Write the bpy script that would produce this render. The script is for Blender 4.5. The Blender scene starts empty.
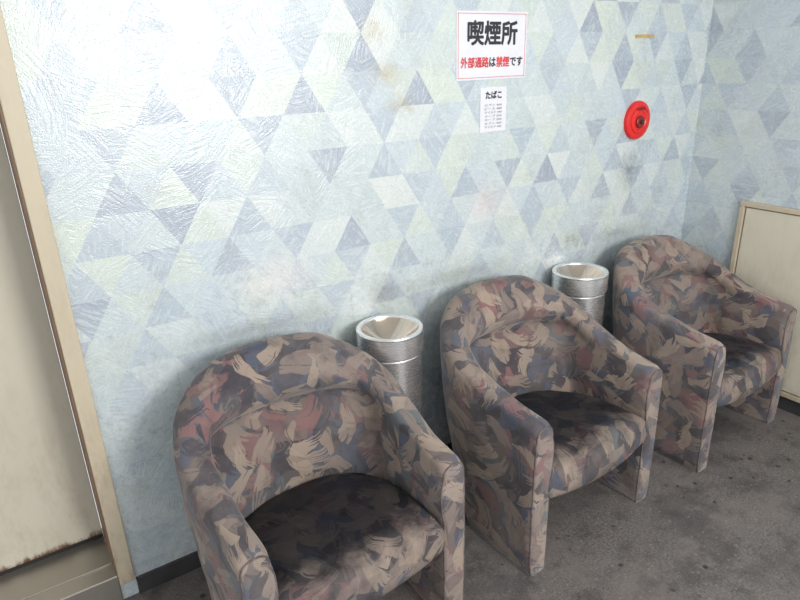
import bpy, math, random
from mathutils import Vector, Matrix
random.seed(4)
scene = bpy.context.scene
scene.view_settings.view_transform = 'Standard'
scene.view_settings.look = 'None'
COL = scene.collection

# ------------------------------------------------------------------ helpers
def s2l(c):
    out = []
    for v in c[:3]:
        v = v / 255.0
        out.append(v / 12.92 if v <= 0.04045 else ((v + 0.055) / 1.055) ** 2.4)
    return (out[0], out[1], out[2], 1.0)

def lerp(a, b, t): return a + (b - a) * t
def interp(tab, x):
    if x <= tab[0][0]: return tab[0][1]
    for (x0, y0), (x1, y1) in zip(tab, tab[1:]):
        if x <= x1:
            return lerp(y0, y1, (x - x0) / (x1 - x0))
    return tab[-1][1]
def sstep(a, b, x):
    t = max(0, min(1, (x - a) / (b - a)))
    return t * t * (3 - 2 * t)

class NT:
    def __init__(self, name):
        self.mat = bpy.data.materials.new(name)
        self.mat.use_nodes = True
        self.nt = self.mat.node_tree
        self.nt.nodes.clear()
        self.out = self.nt.nodes.new('ShaderNodeOutputMaterial')
        self.bsdf = self.nt.nodes.new('ShaderNodeBsdfPrincipled')
        self.nt.links.new(self.bsdf.outputs[0], self.out.inputs[0])
    def set(self, sock, v):
        if v is None: return
        if isinstance(v, bpy.types.NodeSocket):
            self.nt.links.new(v, sock)
        else:
            sock.default_value = v
    def node(self, t, props=None, ins=None):
        n = self.nt.nodes.new(t)
        for k, v in (props or {}).items(): setattr(n, k, v)
        for k, v in (ins or {}).items(): self.set(n.inputs[k], v)
        return n
    def m(self, op, a, b=None, c=None, clamp=False):
        n = self.node('ShaderNodeMath', {'operation': op, 'use_clamp': clamp})
        self.set(n.inputs[0], a)
        if b is not None: self.set(n.inputs[1], b)
        if c is not None: self.set(n.inputs[2], c)
        return n.outputs[0]
    def vm(self, op, a, b=None, scale=None):
        n = self.node('ShaderNodeVectorMath', {'operation': op})
        self.set(n.inputs[0], a)
        if b is not None: self.set(n.inputs[1], b)
        if scale is not None: self.set(n.inputs[3], scale)
        return n.outputs[1] if op in ('LENGTH', 'DISTANCE', 'DOT_PRODUCT') else n.outputs[0]
    def noise(self, vec, scale, detail=2, rough=0.5, dist=0.0):
        return self.node('ShaderNodeTexNoise', None, {'Vector': vec, 'Scale': scale, 'Detail': detail, 'Roughness': rough, 'Distortion': dist})
    def mix(self, fac, a, b, blend='MIX'):
        n = self.node('ShaderNodeMix', {'data_type': 'RGBA', 'blend_type': blend})
        self.set(n.inputs[0], fac); self.set(n.inputs[6], a); self.set(n.inputs[7], b)
        return n.outputs[2]
    def ramp(self, fac, stops, mode='LINEAR'):
        n = self.node('ShaderNodeValToRGB', None, {0: fac})
        cr = n.color_ramp; cr.interpolation = mode
        while len(cr.elements) < len(stops): cr.elements.new(0.5)
        for e, (p, c) in zip(cr.elements, stops):
            e.position = p; e.color = c
        return n.outputs[0]
    def maprange(self, v, a, b, c=0.0, d=1.0, smooth=True):
        n = self.node('ShaderNodeMapRange', {'interpolation_type': 'SMOOTHSTEP' if smooth else 'LINEAR'})
        for i, x in enumerate((v, a, b, c, d)): self.set(n.inputs[i], x)
        return n.outputs[0]
    def coord(self):
        return self.node('ShaderNodeTexCoord').outputs['Object']
    def sep(self, v):
        return self.node('ShaderNodeSeparateXYZ', None, {0: v}).outputs
    def comb(self, x=0.0, y=0.0, z=0.0):
        return self.node('ShaderNodeCombineXYZ', None, {0: x, 1: y, 2: z}).outputs[0]
    def bump(self, h, strength, dist=0.01):
        b = self.node('ShaderNodeBump', None, {'Height': h, 'Strength': strength, 'Distance': dist}).outputs[0]
        self.set(self.bsdf.inputs['Normal'], b)
    def p(self, **kw):
        names = {'color': 'Base Color', 'rough': 'Roughness', 'metal': 'Metallic', 'spec': 'Specular IOR Level',
                 'sheen': 'Sheen Weight', 'sheenr': 'Sheen Roughness', 'aniso': 'Anisotropic'}
        for k, v in kw.items():
            self.set(self.bsdf.inputs[names[k]], v)
        return self.mat

def mesh_obj(name, verts, faces, mat=None, smooth=True, parent=None):
    me = bpy.data.meshes.new(name)
    me.from_pydata([tuple(v) for v in verts], [], faces)
    me.validate(); me.update()
    import bmesh
    bm = bmesh.new(); bm.from_mesh(me)
    bmesh.ops.recalc_face_normals(bm, faces=bm.faces)
    bm.to_mesh(me); bm.free()
    if smooth:
        for p in me.polygons: p.use_smooth = True
    ob = bpy.data.objects.new(name, me)
    COL.objects.link(ob)
    if mat: me.materials.append(mat)
    if parent: ob.parent = parent
    return ob

def empty(name, loc=(0, 0, 0), rotz=0):
    e = bpy.data.objects.new(name, None)
    e.empty_display_size = 0.1
    COL.objects.link(e); e.location = loc; e.rotation_euler = (0, 0, rotz)
    return e

def box(name, lo, hi, mat, bevel=0.0, parent=None):
    x0, y0, z0 = lo; x1, y1, z1 = hi
    v = [(x0,y0,z0),(x1,y0,z0),(x1,y1,z0),(x0,y1,z0),(x0,y0,z1),(x1,y0,z1),(x1,y1,z1),(x0,y1,z1)]
    f = [(0,3,2,1),(4,5,6,7),(0,1,5,4),(1,2,6,5),(2,3,7,6),(3,0,4,7)]
    ob = mesh_obj(name, v, f, mat, False, parent)
    if bevel > 0:
        b = ob.modifiers.new('bevel', 'BEVEL'); b.width = bevel; b.segments = 3
    return ob

def lathe(name, prof, mat, seg=64, parent=None, axis='Z', sharp=35):
    verts, faces = [], []
    n = len(prof)
    for i in range(seg):
        a = 2 * math.pi * i / seg
        for r, z in prof:
            r = max(r, 0.0002)
            if axis == 'Z': verts.append((r * math.cos(a), r * math.sin(a), z))
            else: verts.append((r * math.cos(a), -z, r * math.sin(a)))
    for i in range(seg):
        j = (i + 1) % seg
        for k in range(n - 1):
            faces.append((i*n+k, j*n+k, j*n+k+1, i*n+k+1))
    ob = mesh_obj(name, verts, faces, mat, True, parent)
    es = ob.modifiers.new('split', 'EDGE_SPLIT'); es.split_angle = math.radians(sharp)
    return ob

def tube(name, pts, r, mat, parent=None, cyclic=False):
    cu = bpy.data.curves.new(name, 'CURVE'); cu.dimensions = '3D'
    sp = cu.splines.new('POLY'); sp.points.add(len(pts) - 1)
    for p, q in zip(sp.points, pts): p.co = (q[0], q[1], q[2], 1)
    sp.use_cyclic_u = cyclic
    cu.bevel_depth = r; cu.bevel_resolution = 3
    cu.materials.append(mat)
    tmp = bpy.data.objects.new(name, cu); COL.objects.link(tmp)
    bpy.context.view_layer.update()
    dg = bpy.context.evaluated_depsgraph_get()
    me = bpy.data.meshes.new_from_object(tmp.evaluated_get(dg))
    bpy.data.objects.remove(tmp)
    for p in me.polygons: p.use_smooth = True
    ob = bpy.data.objects.new(name, me); COL.objects.link(ob)
    if parent: ob.parent = parent
    return ob

def text_on_wall(name, body, x0, x1, z0, z1, y, mat, parent, bold=0.0):
    """flat lettering on a wall facing -Y, fitted to the box; bold = stroke thickening in metres"""
    cu = bpy.data.curves.new(name, 'FONT'); cu.body = body; cu.size = 1.0
    cu.extrude = 0.0; cu.resolution_u = 3
    tmp = bpy.data.objects.new(name, cu); COL.objects.link(tmp)
    bpy.context.view_layer.update()
    dg = bpy.context.evaluated_depsgraph_get()
    me = bpy.data.meshes.new_from_object(tmp.evaluated_get(dg))
    bpy.data.objects.remove(tmp)
    if not me.vertices: return None
    xs = [v.co.x for v in me.vertices]; ys = [v.co.y for v in me.vertices]
    ax, bx, ay, by = min(xs), max(xs), min(ys), max(ys)
    base = [(x0 + (v.co.x - ax) / (bx - ax) * (x1 - x0), z0 + (v.co.y - ay) / max(by - ay, 1e-6) * (z1 - z0)) for v in me.vertices]
    polys = [tuple(p.vertices) for p in me.polygons]
    offs = [(0, 0)] if bold <= 0 else [(0, 0), (bold, 0), (-bold, 0), (0, bold), (0, -bold), (bold*.7, bold*.7), (-bold*.7, bold*.7), (bold*.7, -bold*.7), (-bold*.7, -bold*.7)]
    V, Fc = [], []
    for k, (ox, oz) in enumerate(offs):
        b = len(V)
        V += [(x + ox, y - k * 0.00003, z + oz) for x, z in base]
        Fc += [tuple(b + q for q in p) for p in polys]
    m2 = bpy.data.meshes.new(name); m2.from_pydata(V, [], Fc); m2.update()
    m2.materials.append(mat)
    ob = bpy.data.objects.new(name, m2); COL.objects.link(ob); ob.parent = parent
    return ob

# ------------------------------------------------------------------ materials
def simple(name, rgb, rough=0.5, metal=0.0, spec=0.5, var=0.08, scale=12, bump=0.0):
    t = NT(name); co = t.coord()
    n = t.noise(co, scale, 4, 0.6).outputs[0]
    c = s2l(rgb)
    dk = tuple(v * (1 - var * 2) for v in c[:3]) + (1,)
    lt = tuple(min(1, v * (1 + var)) for v in c[:3]) + (1,)
    t.p(color=t.ramp(n, [(0.3, dk), (0.65, lt)]), rough=rough, metal=metal, spec=spec)
    if bump: t.bump(t.noise(co, 180, 3).outputs[0], bump, 0.002)
    return t.mat

def grimy(name, rgb, dirt=(120, 105, 85), amt=0.5, zlo=0.1, zhi=0.9, rust=False, rough=0.42):
    """painted metal with grime that gathers low down"""
    t = NT(name); co = t.coord(); s = t.sep(co)
    n = t.noise(t.vm('MULTIPLY', co, (1, 1, 0.35)), 16, 6, 0.75).outputs[0]
    b = t.noise(co, 2, 3).outputs[0]
    c = t.mix(t.m('MULTIPLY', b, 0.35), s2l(rgb), s2l([v * 0.88 for v in rgb]))
    low = t.maprange(s[2], zhi, zlo, 0.25, 1.0)
    c = t.mix(t.m('MULTIPLY', t.m('MULTIPLY', t.maprange(n, 0.42, 0.72), low), amt), c, s2l(dirt))
    if rust:
        edge = t.m('ADD', s[2], t.m('MULTIPLY', t.m('SUBTRACT', n, 0.5), -0.12))
        c = t.mix(t.maprange(edge, 0.148, 0.122), c, s2l((98, 62, 40)))
    t.p(color=c, rough=rough)
    return t.mat

def wallpaper(name, axis, stains=()):
    t = NT(name); co = t.coord(); s = t.sep(co)
    U = s[0] if axis == 'x' else s[1]
    Z = s[2]
    W, H = 0.136, 0.109
    u = t.m('DIVIDE', U, W); v = t.m('DIVIDE', Z, H)
    row = t.m('FLOOR', v); fv = t.m('FRACT', v)
    us = t.m('ADD', u, t.m('MULTIPLY', row, 0.5))
    half = t.m('MULTIPLY', fv, 0.5)
    i = t.m('FLOOR', t.m('SUBTRACT', us, half)); j = t.m('FLOOR', t.m('ADD', us, half))
    rnd = t.node('ShaderNodeTexWhiteNoise', {'noise_dimensions': '3D'}, {'Vector': t.comb(i, j, row)}).outputs[0]
    rowr = t.node('ShaderNodeTexWhiteNoise', {'noise_dimensions': '1D'}, {'W': row}).outputs[0]
    n_ = t.m('ADD', t.m('ADD', i, j), t.m('FLOOR', t.m('MULTIPLY', rowr, 5.0)))
    k3 = t.m('FLOORED_MODULO', n_, 3.0)
    is_d = t.m('LESS_THAN', k3, 0.5)
    pale = t.ramp(rnd, [(0.0, s2l((186, 196, 198))), (0.26, s2l((194, 203, 192))), (0.50, s2l((180, 191, 198))),
                        (0.70, s2l((202, 207, 204))), (0.88, s2l((187, 196, 189)))], 'CONSTANT')
    dark = t.ramp(rnd, [(0.0, s2l((158, 169, 182))), (0.30, s2l((143, 152, 168))), (0.62, s2l((168, 179, 189))), (0.85, s2l((180, 190, 193)))], 'CONSTANT')
    pal = t.mix(is_d, pale, dark)
    base = s2l((186, 197, 202))
    cell = t.node('ShaderNodeTexVoronoi', None, {'Vector': co, 'Scale': 13.0}).outputs['Color']
    ang = t.m('MULTIPLY', t.sep(cell)[0], 3.0)
    flat = t.comb(U, Z, 0.0)
    rv = t.node('ShaderNodeVectorRotate', {'rotation_type': 'Z_AXIS'}, {'Vector': flat, 'Angle': ang}).outputs[0]
    st = t.noise(t.vm('MULTIPLY', rv, (1.0, 0.12, 1.0)), 120, 2, 0.6).outputs[0]
    strk = t.maprange(st, 0.50, 0.64)
    fade = t.noise(co, 2.6, 3, 0.6).outputs[0]
    hi = t.maprange(Z, 0.5, 1.3, 0.40, 1.0)
    fac = t.m('MULTIPLY', t.maprange(fade, 0.28, 0.60, 0.40, 1.0), hi)
    fac = t.m('MULTIPLY', fac, t.maprange(rowr, 0.0, 1.0, 0.7, 1.0))
    col = t.mix(fac, base, pal)
    col = t.mix(t.m('MULTIPLY', strk, 0.36), col, s2l((210, 215, 214)))
    big = t.noise(co, 1.3, 2).outputs[0]
    col = t.mix(t.m('MULTIPLY', t.maprange(big, 0.4, 0.7), 0.3), col, s2l((181, 196, 206)))
    gr = t.noise(co, 7, 6, 0.75).outputs[0]
    col = t.mix(t.m('MULTIPLY', t.maprange(gr, 0.50, 0.76), 0.45), col, s2l((158, 157, 150)))
    g2 = t.noise(co, 34, 6, 0.8).outputs[0]
    low = t.maprange(Z, 1.2, 0.70, 0.12, 0.55)
    g3 = t.maprange(t.noise(co, 4.5, 3, 0.6).outputs[0], 0.38, 0.58)
    col = t.mix(t.m('MULTIPLY', t.m('MULTIPLY', t.maprange(g2, 0.48, 0.68), low), g3), col, s2l((130, 129, 126)))
    dr = t.noise(t.comb(U, t.m('MULTIPLY', Z, 0.06), 0.0), 38, 4, 0.7).outputs[0]
    col = t.mix(t.m('MULTIPLY', t.maprange(dr, 0.56, 0.74), t.maprange(Z, 1.3, 0.7, 0.0, 0.22)), col, s2l((136, 132, 125)))
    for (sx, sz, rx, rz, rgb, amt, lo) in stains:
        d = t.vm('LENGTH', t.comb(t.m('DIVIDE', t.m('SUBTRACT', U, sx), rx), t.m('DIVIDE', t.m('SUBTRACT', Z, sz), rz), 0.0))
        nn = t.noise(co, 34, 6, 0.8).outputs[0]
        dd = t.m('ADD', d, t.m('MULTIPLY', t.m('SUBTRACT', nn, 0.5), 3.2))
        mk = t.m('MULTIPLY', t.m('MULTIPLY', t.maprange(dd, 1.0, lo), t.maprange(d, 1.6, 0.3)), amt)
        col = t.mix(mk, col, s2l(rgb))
    rg = t.maprange(t.noise(co, 30, 3).outputs[0], 0.35, 0.65, 0.20, 0.34)
    t.p(color=col, rough=rg, spec=1.0)
    fine = t.noise(co, 260, 2).outputs[0]
    h = t.m('ADD', t.m('MULTIPLY', st, 0.7), t.m('MULTIPLY', fine, 0.5))
    t.bump(h, 0.65, 0.003)
    return t.mat

def fabric(name, seat=False):
    t = NT(name)
    tc = t.node('ShaderNodeTexCoord'); co = tc.outputs['Object']; N = tc.outputs['Normal']
    rnd = t.node('ShaderNodeObjectInfo').outputs['Random']
    off = t.vm('SCALE', (7.3, 3.1, 5.7), None, rnd)
    p = t.vm('ADD', co, off)
    wob = t.vm('SCALE', t.vm('SUBTRACT', t.noise(p, 14, 2).outputs['Color'], (0.5, 0.5, 0.5)), None, 0.035)
    pw = t.vm('ADD', p, wob)
    def feather(seed, cs, L, Wd, fs):
        """one combed brush stroke per cell, lying in the surface"""
        q = t.vm('ADD', pw, (seed, seed * 2.3, seed * 0.7))
        v = t.node('ShaderNodeTexVoronoi', None, {'Vector': q, 'Scale': cs, 'Randomness': 1.0})
        cc, pos = v.outputs['Color'], v.outputs['Position']
        loc = t.vm('SUBTRACT', q, pos)
        rv = t.vm('SUBTRACT', cc, (0.5, 0.47, 0.53))
        d = t.vm('NORMALIZE', t.vm('CROSS_PRODUCT', N, rv))
        e = t.vm('CROSS_PRODUCT', N, d)
        l = t.vm('DOT_PRODUCT', loc, d); a = t.vm('DOT_PRODUCT', loc, e)
        cs_ = t.sep(cc)
        bend = t.m('MULTIPLY', t.m('SUBTRACT', cs_[1], 0.5), 16.0)
        a2 = t.m('ADD', a, t.m('MULTIPLY', t.m('MULTIPLY', l, l), bend))
        fan = t.m('ADD', 1.0, t.m('MULTIPLY', l, -5.0))
        a3 = t.m('MULTIPLY', a2, fan)
        n = t.noise(t.comb(a3, t.m('MULTIPLY', l, 0.05), cs_[2]), fs, 1, 0.6).outputs[0]
        n = t.maprange(n, 0.34, 0.66, 0.0, 1.0, False)
        Lp = t.m('MULTIPLY', t.m('ADD', t.m('MULTIPLY', n, 1.15), 0.18), L)
        Ln = t.m('SUBTRACT', 1.0, t.m('DIVIDE', t.m('ABSOLUTE', l), Lp))
        Wn = t.m('SUBTRACT', 1.0, t.m('DIVIDE', t.m('ABSOLUTE', a3), Wd))
        mk = t.m('MULTIPLY', t.maprange(Ln, 0.0, 0.10), t.maprange(Wn, 0.0, 0.14))
        return mk, cs_[0], n
    g = t.sep(t.node('ShaderNodeTexVoronoi', None, {'Vector': t.vm('ADD', p, t.vm('SCALE', wob, None, 2.5)), 'Scale': 9.0}).outputs['Color'])[0]
    col = t.ramp(g, [(0.0, s2l((98, 89, 89))), (0.20, s2l((76, 77, 84))), (0.42, s2l((108, 96, 93))),
                     (0.58, s2l((88, 83, 84))), (0.72, s2l((68, 66, 70))), (0.84, s2l((112, 89, 90)))], 'CONSTANT')
    l1, r1, n1 = feather(1.3, 9.0, 0.095, 0.040, 120)
    c1 = t.ramp(r1, [(0.0, s2l((82, 89, 104))), (0.30, s2l((128, 94, 95))), (0.48, s2l((64, 62, 68))), (0.68, s2l((114, 103, 98))), (0.86, s2l((94, 104, 108)))], 'CONSTANT')
    col = t.mix(t.m('MULTIPLY', l1, 0.85), col, c1)
    l2, r2, n2 = feather(4.9, 10.0, 0.085, 0.032, 140)
    c2 = t.ramp(r2, [(0.0, s2l((147, 131, 119))), (0.26, s2l((131, 117, 110))), (0.48, s2l((82, 88, 103))), (0.66, s2l((130, 98, 97))), (0.80, s2l((70, 67, 72)))], 'CONSTANT')
    col = t.mix(t.m('MULTIPLY', l2, 0.87), col, c2)
    l3, r3, n3 = feather(8.1, 11.0, 0.080, 0.024, 150)
    c3 = t.ramp(r3, [(0.0, s2l((158, 142, 128))), (0.36, s2l((139, 125, 116))), (0.64, s2l((68, 66, 73)))], 'CONSTANT')
    on = t.m('LESS_THAN', r3, 0.80)
    col = t.mix(t.m('MULTIPLY', t.m('MULTIPLY', l3, on), 0.87), col, c3)
    hair = t.maprange(n2, 0.30, 0.05)
    col = t.mix(t.m('MULTIPLY', t.m('MULTIPLY', hair, l2), 0.4), col, s2l((84, 74, 71)))
    ss = t.sep(co)
    rib = t.m('SINE', t.m('MULTIPLY', t.m('ADD', ss[0], t.m('ADD', ss[1], t.m('MULTIPLY', ss[2], 1.3))), 900))
    col = t.mix(t.m('MULTIPLY', t.maprange(rib, 0.2, 1.0), 0.12), col, s2l((76, 68, 68)))
    wn = t.noise(co, 6, 5, 0.65).outputs[0]
    col = t.mix(t.maprange(wn, 0.35, 0.70, 0.05, 0.42), col, s2l((124, 116, 114)))
    dk = t.noise(co, 7, 5, 0.7).outputs[0]
    col = t.mix(t.m('MULTIPLY', t.maprange(dk, 0.52, 0.70), 0.42), col, s2l((64, 60, 64)))
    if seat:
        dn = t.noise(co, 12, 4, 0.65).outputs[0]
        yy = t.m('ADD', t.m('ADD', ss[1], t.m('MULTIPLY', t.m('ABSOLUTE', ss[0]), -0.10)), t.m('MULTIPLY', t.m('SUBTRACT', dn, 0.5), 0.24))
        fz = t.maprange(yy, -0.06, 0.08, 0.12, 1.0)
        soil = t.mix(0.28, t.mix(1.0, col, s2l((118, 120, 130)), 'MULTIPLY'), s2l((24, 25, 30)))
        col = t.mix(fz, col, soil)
    t.p(color=col, rough=0.9, spec=0.12, sheen=0.25 if not seat else 0.03, sheenr=0.4)
    f = t.noise(co, 400, 2).outputs[0]
    lump = t.noise(co, 13, 2).outputs[0]
    t.bump(t.m('ADD', t.m('MULTIPLY', f, 0.2), t.m('MULTIPLY', lump, 1.5)), 0.6, 0.009)
    return t.mat

def floor_mat():
    t = NT('stained_floor'); co = t.coord()
    fine = t.noise(co, 130, 4, 0.8).outputs[0]
    med = t.noise(co, 9, 7, 0.78).outputs[0]
    big = t.noise(co, 2.0, 5, 0.7).outputs[0]
    col = t.ramp(fine, [(0.32, s2l((80, 76, 75))), (0.5, s2l((103, 98, 96))), (0.68, s2l((127, 121, 118)))])
    col = t.mix(t.m('MULTIPLY', t.maprange(med, 0.46, 0.64), 0.55), col, s2l((62, 60, 60)))
    col = t.mix(t.m('MULTIPLY', t.maprange(big, 0.50, 0.62), 0.5), col, s2l((120, 113, 109)))
    big2 = t.noise(t.vm('ADD', co, (5, 2, 0)), 2.6, 5, 0.7).outputs[0]
    col = t.mix(t.m('MULTIPLY', t.maprange(big2, 0.50, 0.64), 0.5), col, s2l((64, 61, 62)))
    sp = t.node('ShaderNodeTexVoronoi', None, {'Vector': co, 'Scale': 16.0}).outputs[0]
    col = t.mix(t.m('MULTIPLY', t.maprange(sp, 0.18, 0.09), t.m('MULTIPLY', t.maprange(med, 0.46, 0.52), 0.75)), col, s2l((40, 38, 39)))
    sp2 = t.node('ShaderNodeTexVoronoi', None, {'Vector': co, 'Scale': 30.0}).outputs[0]
    col = t.mix(t.m('MULTIPLY', t.maprange(sp2, 0.13, 0.08), 0.3), col, s2l((160, 155, 150)))
    t.p(color=col, rough=t.maprange(med, 0.3, 0.7, 0.7, 0.42), spec=0.4)
    t.bump(fine, 0.3, 0.003)
    return t.mat

def steel(name, rgb=(228, 226, 222), rough=0.34, metal=1.0):
    t = NT(name); co = t.coord()
    n = t.noise(t.vm('MULTIPLY', co, (1, 1, 60)), 6, 2, 0.5).outputs[0]
    g = t.noise(co, 6, 3, 0.6).outputs[0]
    col = t.mix(t.m('MULTIPLY', t.maprange(g, 0.5, 0.8), 0.2), s2l(rgb), s2l((200, 195, 190)))
    t.p(color=col, metal=metal, rough=t.maprange(n, 0.3, 0.7, rough, rough + 0.04))
    return t.mat

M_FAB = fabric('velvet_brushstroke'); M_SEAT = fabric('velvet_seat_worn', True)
M_PIPE = simple('velvet_piping', (106, 97, 95), 0.9, spec=0.1, var=0.25, scale=40)
M_FLOOR = floor_mat()
M_STEEL = steel('polished_steel', (240, 240, 240), 0.25, 0.93); M_BOWL = steel('polished_bowl_steel', (232, 216, 202), 0.10)
M_SILL = steel('scratched_sill_steel', (176, 172, 164), 0.34, 0.8)
M_DARK = simple('dark_rubber', (40, 38, 38), 0.7)
M_CREAM = grimy('cream_hatch_paint', (206, 200, 182), amt=0.35)
M_FRAME = grimy('cream_frame_paint', (192, 180, 158), (112, 92, 70), 0.6)
M_BROWN = simple('brown_edge', (120, 94, 72), 0.5, var=0.1)
M_BASE = simple('vinyl_baseboard', (58, 56, 58), 0.5, var=0.15)
M_PAPER = simple('white_paper', (214, 214, 221), 0.4, var=0.02, spec=0.3)
M_INK = simple('black_ink', (34, 34, 44), 0.5)
M_REDINK = simple('red_ink', (205, 58, 62), 0.5)
M_BORDER = simple('pink_border_ink', (200, 136, 136), 0.5)
M_RED = simple('red_plastic', (212, 34, 30), 0.35, var=0.04)
M_REDD = simple('dark_red_plastic', (120, 22, 22), 0.4, var=0.05)
M_TAPE = simple('old_tape', (182, 154, 98), 0.5, var=0.2, scale=40)
M_CEIL = simple('ceiling_board', (215, 215, 210), 0.8, var=0.03)
M_DOOR = grimy('rusty_door_panel', (200, 194, 178), (150, 134, 112), 0.4, rust=True)

# ------------------------------------------------------------------ room
XR = 2.82; XL = -1.6; YF = -3.6; ZC = 2.45
FX = 0.105                         # right edge of the door frame
stains = [
    (0.68, 0.93, 0.22, 0.13, (216, 210, 208), 0.85, -0.5),
    (1.53, 1.05, 0.15, 0.14, (198, 186, 190), 0.8, -0.6),
    (2.36, 1.09, 0.13, 0.13, (96, 102, 106), 0.95, -0.8),
    (1.11, 1.52, 0.10, 0.06, (166, 144, 100), 0.7, -0.7),
    (1.06, 1.64, 0.07, 0.07, (170, 150, 108), 0.6, -0.8),
    (1.16, 1.42, 0.10, 0.05, (162, 144, 104), 0.7, -0.7),
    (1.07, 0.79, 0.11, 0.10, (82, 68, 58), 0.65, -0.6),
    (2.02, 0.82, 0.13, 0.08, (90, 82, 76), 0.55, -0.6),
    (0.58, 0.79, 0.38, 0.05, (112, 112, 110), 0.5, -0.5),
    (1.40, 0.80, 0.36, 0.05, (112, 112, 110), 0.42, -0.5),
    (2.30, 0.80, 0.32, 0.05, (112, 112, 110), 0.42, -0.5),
]
M_WALL = wallpaper('triangle_wallpaper', 'x', stains)
M_WALLR = wallpaper('triangle_wallpaper_side', 'y')
box('floor', (XL, YF, -0.05), (XR + 0.1, 0.35, 0.0), M_FLOOR)
DOORL = -0.86
def boxes_mesh(name, lst, mat):
    v, f = [], []
    for (x0, y0, z0), (x1, y1, z1) in lst:
        b = len(v)
        v += [(x0,y0,z0),(x1,y0,z0),(x1,y1,z0),(x0,y1,z0),(x0,y0,z1),(x1,y0,z1),(x1,y1,z1),(x0,y1,z1)]
        f += [tuple(b + k for k in q) for q in [(0,3,2,1),(4,5,6,7),(0,1,5,4),(1,2,6,5),(2,3,7,6),(3,0,4,7)]]
    return mesh_obj(name, v, f, mat, False)
OX = FX - 0.045
boxes_mesh('wall_back', [((OX, 0, 0), (XR, 0.3, ZC)), ((XL, 0, 0), (DOORL, 0.3, ZC)), ((DOORL, 0, 2.1), (OX, 0.3, ZC))], M_WALL)
box('wall_right', (XR, YF, 0), (XR + 0.1, 0.3, ZC), M_WALLR)
box('ceiling', (XL, YF, ZC), (XR + 0.1, 0.35, ZC + 0.05), M_CEIL)
box('baseboard_back', (FX + 0.002, -0.008, 0), (XR - 0.001, 0.0, 0.064), M_BASE, 0.002)
box('baseboard_right', (XR - 0.008, YF, 0), (XR, -0.009, 0.064), M_BASE, 0.002)

d = empty('door_1')
box('jamb_right', (OX, -0.014, 0.064), (FX, 0.02, 2.14), M_FRAME, 0.003, d)
box('jamb_left', (DOORL - 0.045, -0.014, 0.0), (DOORL, 0.02, 2.14), M_FRAME, 0.003, d)
box('head', (DOORL, -0.014, 2.095), (OX, 0.02, 2.14), M_FRAME, 0.003, d)
box('reveal_right', (OX - 0.004, -0.008, 0.105), (OX, 0.22, 2.095), M_BROWN, 0.0, d)
box('reveal_left', (DOORL, -0.008, 0.105), (DOORL + 0.004, 0.22, 2.095), M_BROWN, 0.0, d)
box('leaf', (DOORL + 0.006, 0.19, 0.125), (OX - 0.006, 0.23, 2.09), M_DOOR, 0.002, d)
box('leaf_gap', (DOORL + 0.006, 0.20, 0.105), (OX - 0.006, 0.225, 0.125), M_DARK, 0.0, d)
box('sill', (DOORL, -0.012, 0.0), (OX, 0.25, 0.105), M_SILL, 0.004, d)
box('sill_track', (DOORL, 0.05, 0.105), (OX - 0.004, 0.06, 0.110), M_SILL, 0.001, d)
lathe('knob', [(0.0, 0.0), (0.03, 0.0), (0.03, 0.006), (0.012, 0.008), (0.012, 0.03), (0.028, 0.036), (0.03, 0.05), (0.02, 0.062), (0, 0.064)], M_STEEL, 32, d, 'Y').location = (DOORL + 0.10, 0.19, 1.0)

h = empty('access_hatch')
HY0, HY1, HZ0, HZ1 = -1.05, -0.275, 0.07, 0.920
fw = 0.022
box('frame_top', (XR - 0.022, HY0, HZ1 - fw), (XR, HY1, HZ1), M_FRAME, 0.003, h)
box('frame_bottom', (XR - 0.022, HY0, HZ0), (XR, HY1, HZ0 + fw), M_FRAME, 0.003, h)
box('frame_near', (XR - 0.022, HY0, HZ0 + fw), (XR, HY0 + fw, HZ1 - fw), M_FRAME, 0.003, h)
box('frame_far', (XR - 0.022, HY1 - fw, HZ0 + fw), (XR, HY1, HZ1 - fw), M_FRAME, 0.003, h)
box('gap', (XR - 0.006, HY0 + fw, HZ0 + fw), (XR - 0.001, HY1 - fw, HZ1 - fw), M_BROWN, 0.0, h)
box('panel', (XR - 0.014, HY0 + fw + 0.005, HZ0 + fw + 0.005), (XR - 0.006, HY1 - fw - 0.005, HZ1 - fw - 0.005), M_CREAM, 0.002, h)
box('latch', (XR - 0.02, HY0 + 0.05, 0.5), (XR - 0.014, HY0 + 0.08, 0.56), M_STEEL, 0.002, h)

# ------------------------------------------------------------------ signs
g = empty('smoking_area_sign')
x0, x1, z0, z1 = 1.382, 1.699, 1.484, 1.700
box('sheet', (x0, -0.0025, z0), (x1, 0.001, z1), M_PAPER, 0.0, g)
for nm, a, b in [('border_top', (x0+.006, z1-.0085), (x1-.006, z1-.006)), ('border_bottom', (x0+.006, z0+.006), (x1-.006, z0+.0085)),
                 ('border_left', (x0+.006, z0+.006), (x0+.0085, z1-.006)), ('border_right', (x1-.0085, z0+.006), (x1-.006, z1-.006))]:
    box(nm, (a[0], -0.0031, a[1]), (b[0], -0.0025, b[1]), M_BORDER, 0.0, g)
text_on_wall('heading', '喫煙所', x0 + .048, x1 - .048, z0 + .112, z1 - .030, -0.0034, M_INK, g, 0.0024)
tx = x0 + .016; tw = (x1 - x0 - .032) / 9.0
for nm, s_, k, n_, mt, zl in [('line_a', '外部通路', 0, 4, M_REDINK, 0), ('line_b', 'は', 4, 1, M_INK, .002), ('line_c', '禁煙', 5, 2, M_REDINK, 0), ('line_d', 'です', 7, 2, M_INK, .002)]:
    text_on_wall(nm, s_, tx + k * tw + .002, tx + (k + n_) * tw - .002, z0 + .040 + zl, z0 + .073 - zl, -0.0034, mt, g, 0.0010)
g = empty('tobacco_notice')
x0, x1, z0, z1 = 1.489, 1.611, 1.306, 1.458
box('sheet', (x0, -0.0025, z0), (x1, 0.001, z1), M_PAPER, 0.0, g)
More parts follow.
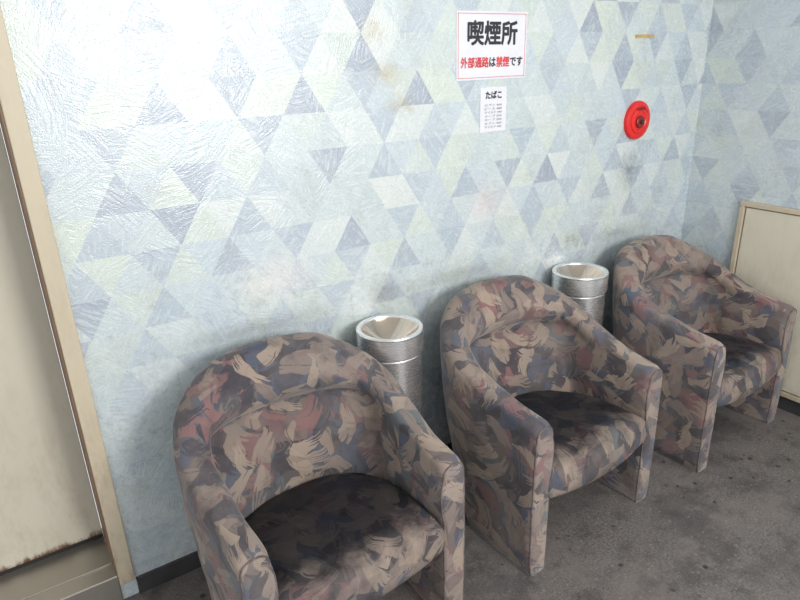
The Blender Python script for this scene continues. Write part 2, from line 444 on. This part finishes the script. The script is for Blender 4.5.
text_on_wall('heading', 'たばこ', x0 + .024, x1 - .024, z1 - .038, z1 - .014, -0.003, M_INK, g, 0.0012)
for k in range(7):
    zz = z1 - .056 - k * .0125
    text_on_wall('row_%d' % k, random.choice(['マイルド 440', 'セブン 460', 'ピース 480', 'ホープ 250', 'メンソール 440']), x0 + .020, x1 - .022, zz - .008, zz, -0.003, M_INK, g, 0.0)

fa = empty('fire_alarm_indicator', (2.364, 0, 1.287))
lathe('housing', [(0, -0.002), (0.080, -0.002), (0.080, 0.008), (0.077, 0.014), (0.068, 0.018), (0.060, 0.019), (0.058, 0.016), (0.055, 0.016),
                  (0.053, 0.020), (0.040, 0.023), (0.036, 0.020), (0.0, 0.020)], M_RED, 64, fa, 'Y')
lathe('push_button', [(0.0, 0.019), (0.026, 0.019), (0.026, 0.026), (0.022, 0.029), (0.0, 0.029)], M_REDD, 40, fa, 'Y').location = (0, 0, -0.006)
lathe('indicator_lens', [(0.0, 0.028), (0.009, 0.028), (0.008, 0.036), (0.004, 0.039), (0.0, 0.040)], M_DARK, 24, fa, 'Y').location = (0, 0, -0.006)
text_on_wall('lettering', '火災報知機', -0.026, 0.026, 0.042, 0.053, -0.0235, M_REDD, fa, 0.0006)
tp = empty('tape_strip')
box('strip', (2.305, -0.0015, 1.612), (2.425, 0.001, 1.625), M_TAPE, 0.0, tp)

# ------------------------------------------------------------------ chairs
A = 0.3225; Y0 = 0.31; B = 0.275; NP = 2.45
ZT = [(0, .528), (.008, .540), (.03, .549), (.13, .566), (.23, .592), (.31, .625), (.40, .672), (.48, .716), (.53, .748), (.565, .778), (.585, .790)]
TB = [(0, .10), (.33, .11), (.40, .120), (.46, .118), (.53, .094), (.562, .066), (.578, .048), (.590, .048), (.606, .078), (.63, .106), (.67, .120), (.72, .112), (.80, .095)]
KZ = [(0, .74), (.2, .85), (.45, .94), (.62, .975), (.79, 1.0)]
def chair_shell(parent):
    pts = []; ins = []
    arm = [0, .003, .008, .016, .03, .05, .08, .11, .14, .17, .20, .23, .26, .285]
    eas = [.013, .007, .0028, .0006] + [0] * 20
    for y, e in zip(arm, eas): pts.append((-A, y)); ins.append(e)
    N = 72
    for k in range(N + 1):
        th = math.pi * k / N
        c, s_ = math.cos(th), math.sin(th)
        x = -A * math.copysign(abs(c) ** (2 / NP), c); y = Y0 + B * abs(s_) ** (2 / NP)
        pts.append((x, y)); ins.append(0)
    for y, e in reversed(list(zip(arm, eas))): pts.append((A, y)); ins.append(e)
    nst = len(pts); verts = []; secn = None
    for k, (x, y) in enumerate(pts):
        if k < 13: n = Vector((1, 0))
        elif k >= nst - 13: n = Vector((-1, 0))
        else:
            p0, p1 = pts[k - 1], pts[k + 1]
            tn = Vector((p1[0] - p0[0], p1[1] - p0[1])).normalized()
            n = Vector((tn.y, -tn.x))
        e = ins[k]
        w = sstep(0.36, 0.56, y)
        wt = sstep(0.2, 0.5, y)
        T = lerp(.074, .095, wt)
        zt = interp(ZT, y) - e
        r = T / 2
        sec = []
        NO = 16
        for q in range(NO):
            z = lerp(0.0, zt - r, q / (NO - 1)) if q else 0.0
            dd = e + (0.004 if q == 0 else 0) + .004 * math.sin(math.pi * q / (NO - 1)) * -1
            sec.append((dd, z))
        for q in range(1, 12):
            a = math.pi * q / 12
            cx, sx = math.cos(a), math.sin(a)
            dd = r - (r - e) * math.copysign(abs(cx) ** .8, cx); z = zt - r + r * abs(sx) ** .8
            sec.append((dd, z))
        NI = 60
        for q in range(NI):
            z = (zt - r) * (1 - q / (NI - 1))
            tb = interp(TB, z)
            ta = .074 + .008 * math.sin(min(1, max(0, (z - .35) / .2)) * math.pi)
            th_ = lerp(ta, tb, w)
            bl = sstep(0, 0.03, (zt - r) - z)
            th_ = lerp(T, th_, bl)
            sec.append((th_ - e, z))
        secn = len(sec)
        for dd, z in sec:
            px = x + n.x * dd; py = (y + n.y * dd)
            kz = interp(KZ, z)
            px *= 1 + 0.07 * sstep(.08, .40, y) * sstep(.1, .6, z)
            wob = 0.003 * math.sin(px * 31 + z * 23) * math.sin(py * 27 + z * 19)
            verts.append((px + wob, py * kz + wob * .6, z))
    faces = []
    for k in range(nst - 1):
        for q in range(secn):
            q2 = (q + 1) % secn
            faces.append((k*secn+q, (k+1)*secn+q, (k+1)*secn+q2, k*secn+q2))
    faces.append(tuple(range(secn)))
    faces.append(tuple((nst-1)*secn + q for q in reversed(range(secn))))
    ob = mesh_obj('shell', verts, faces, M_FAB, True, parent)
    for side, base in (('left', 2 * secn), ('right', (nst - 3) * secn)):
        loop = [verts[base + q] for q in range(secn)]
        tube('arm_piping_' + side, loop, 0.0024, M_PIPE, parent)
    return ob

def chair_seat(parent):
    hw = 0.262; ol = []
    for k in range(28):
        x = -hw + 2 * hw * k / 28
        ol.append((x, -0.004 - 0.026 * (1 - (x / hw) ** 2)))
    NB = 44
    for k in range(NB):
        th = math.pi * k / NB
        c, s_ = math.cos(th), math.sin(th)
        ol.append((hw * math.copysign(abs(c) ** (2 / 2.8), c), 0.10 + 0.345 * abs(s_) ** (2 / 2.8)))
    cx, cy = 0, 0.2
    rings = [(0.20, .275), (0.05, .268), (0.024, .266), (0.010, .272), (.003, .284), (-.001, .305), (0, .330), (.004, .350), (.012, .366), (.024, .377), (.04, .384), (.065, .389), (.10, .393), (.15, .396), (.20, .397)]
    verts = []; n = len(ol)
    for ins, z in rings:
        for x, y in ol:
            f = 1 - ins / 0.262
            px, py = cx + (x - cx) * f, cy + (y - cy) * f
            top = sstep(.33, .37, z)
            fr = max(0, 1 - py / .12) if py > 0 else 1
            zz = z - top * 0.035 * max(0, py) / .4 + top * .005 * math.sin(px * 20 + 1) * math.sin(py * 22)
            zz -= (1 - top) * fr * 0.012 * (1 - (px / hw) ** 2)
            verts.append((px, py, zz))
    faces = []
    for r_ in range(len(rings) - 1):
        for k in range(n):
            k2 = (k + 1) % n
            faces.append((r_*n+k, r_*n+k2, (r_+1)*n+k2, (r_+1)*n+k))
    b = len(verts); verts.append((cx, cy, .275)); verts.append((cx, cy, .397 - .0175))
    for k in range(n):
        k2 = (k + 1) % n
        faces.append((b, k2, k)); faces.append((b + 1, (len(rings)-1)*n + k, (len(rings)-1)*n + k2))
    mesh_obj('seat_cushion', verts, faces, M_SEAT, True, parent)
    box('under_frame', (-0.24, 0.06, 0.20), (0.24, 0.38, 0.268), M_DARK, 0.004, parent)

FRONT = -0.655
for cxw, dy, rz in [(0.585, 0.0, 1.5), (1.478, 0.0, 3.0), (2.390, 0.0, 2.6)]:
    e = empty('tub_armchair', (cxw, FRONT + dy, 0), math.radians(rz))
    chair_shell(e); chair_seat(e)

# ------------------------------------------------------------------ ashtrays
for ax, ay in [(1.000, -0.132), (1.938, -0.122)]:
    e = empty('standing_ashtray', (ax, ay, 0))
    R = 0.113; HT = 0.730
    lathe('body', [(0, 0), (R - .010, 0), (R - .007, .004), (R - .007, HT - .085), (R - .009, HT - .082), (R - .009, HT - .078), (0.0, HT - .078)], M_STEEL, 96, e, sharp=15)
    lathe('collar', [(R - .02, HT - .078), (R - .003, HT - .078), (R - .001, HT - .075), (R - .001, HT - .008), (R, HT - .004), (R - .003, HT), (R - .016, HT - .001), (R - .019, HT - .006)], M_STEEL, 96, e, sharp=12)
    lathe('funnel_bowl', [(R - .019, HT - .006), (R - .024, HT - .012), (.058, HT - .042), (.030, HT - .060), (.026, HT - .062), (.026, HT - .076), (0, HT - .076)], M_BOWL, 96, e)
    lathe('drain_hole', [(0, HT - .0740), (.025, HT - .0740), (.025, HT - .0745), (0, HT - .0748)], M_DARK, 32, e)
    lathe('foot_ring', [(R - .014, .012), (R - .006, .012), (R - .006, 0.0), (R - .014, 0.0)], M_DARK, 48, e)

# ------------------------------------------------------------------ light
w = bpy.data.worlds.new('world'); scene.world = w; w.use_nodes = True
bg = w.node_tree.nodes['Background']; bg.inputs[0].default_value = (0.95, 0.975, 1.0, 1); bg.inputs[1].default_value = 1.32
def area(name, loc, target, sx, sy, power, col):
    l = bpy.data.lights.new(name, 'AREA'); l.shape = 'RECTANGLE'; l.size = sx; l.size_y = sy; l.energy = power; l.color = col
    o = bpy.data.objects.new(name, l); COL.objects.link(o); o.location = loc
    o.rotation_euler = (Vector(target) - Vector(loc)).to_track_quat('-Z', 'Y').to_euler()
    return o
area('window_daylight', (1.25, -3.4, 1.9), (0.5, 0, 1.45), 1.0, 0.8, 76, (1.0, 0.985, 0.96))
area('overhead_ambient', (1.4, -1.5, 2.42), (1.4, -1.3, 0), 1.2, 1.2, 14, (1.0, 0.97, 0.93))  # weak overhead fill for room ambient, no lamp fitting modelled

# ------------------------------------------------------------------ camera
psi, th, rho = math.radians(33), math.radians(21), math.radians(1.8)
F = Vector((math.sin(psi) * math.cos(th), math.cos(psi) * math.cos(th), -math.sin(th)))
R0 = Vector((math.cos(psi), -math.sin(psi), 0)); U0 = R0.cross(F)
R_ = R0 * math.cos(rho) - U0 * math.sin(rho); U_ = U0 * math.cos(rho) + R0 * math.sin(rho)
cam = bpy.data.cameras.new('camera'); co_ = bpy.data.objects.new('camera', cam); COL.objects.link(co_)
cam.sensor_width = 36; cam.lens = 620 / 800 * 36; cam.clip_start = 0.02
Mx = Matrix(((R_.x, U_.x, -F.x, 0), (R_.y, U_.y, -F.y, -1.74), (R_.z, U_.z, -F.z, 1.55), (0, 0, 0, 1)))
co_.matrix_world = Mx
scene.camera = co_
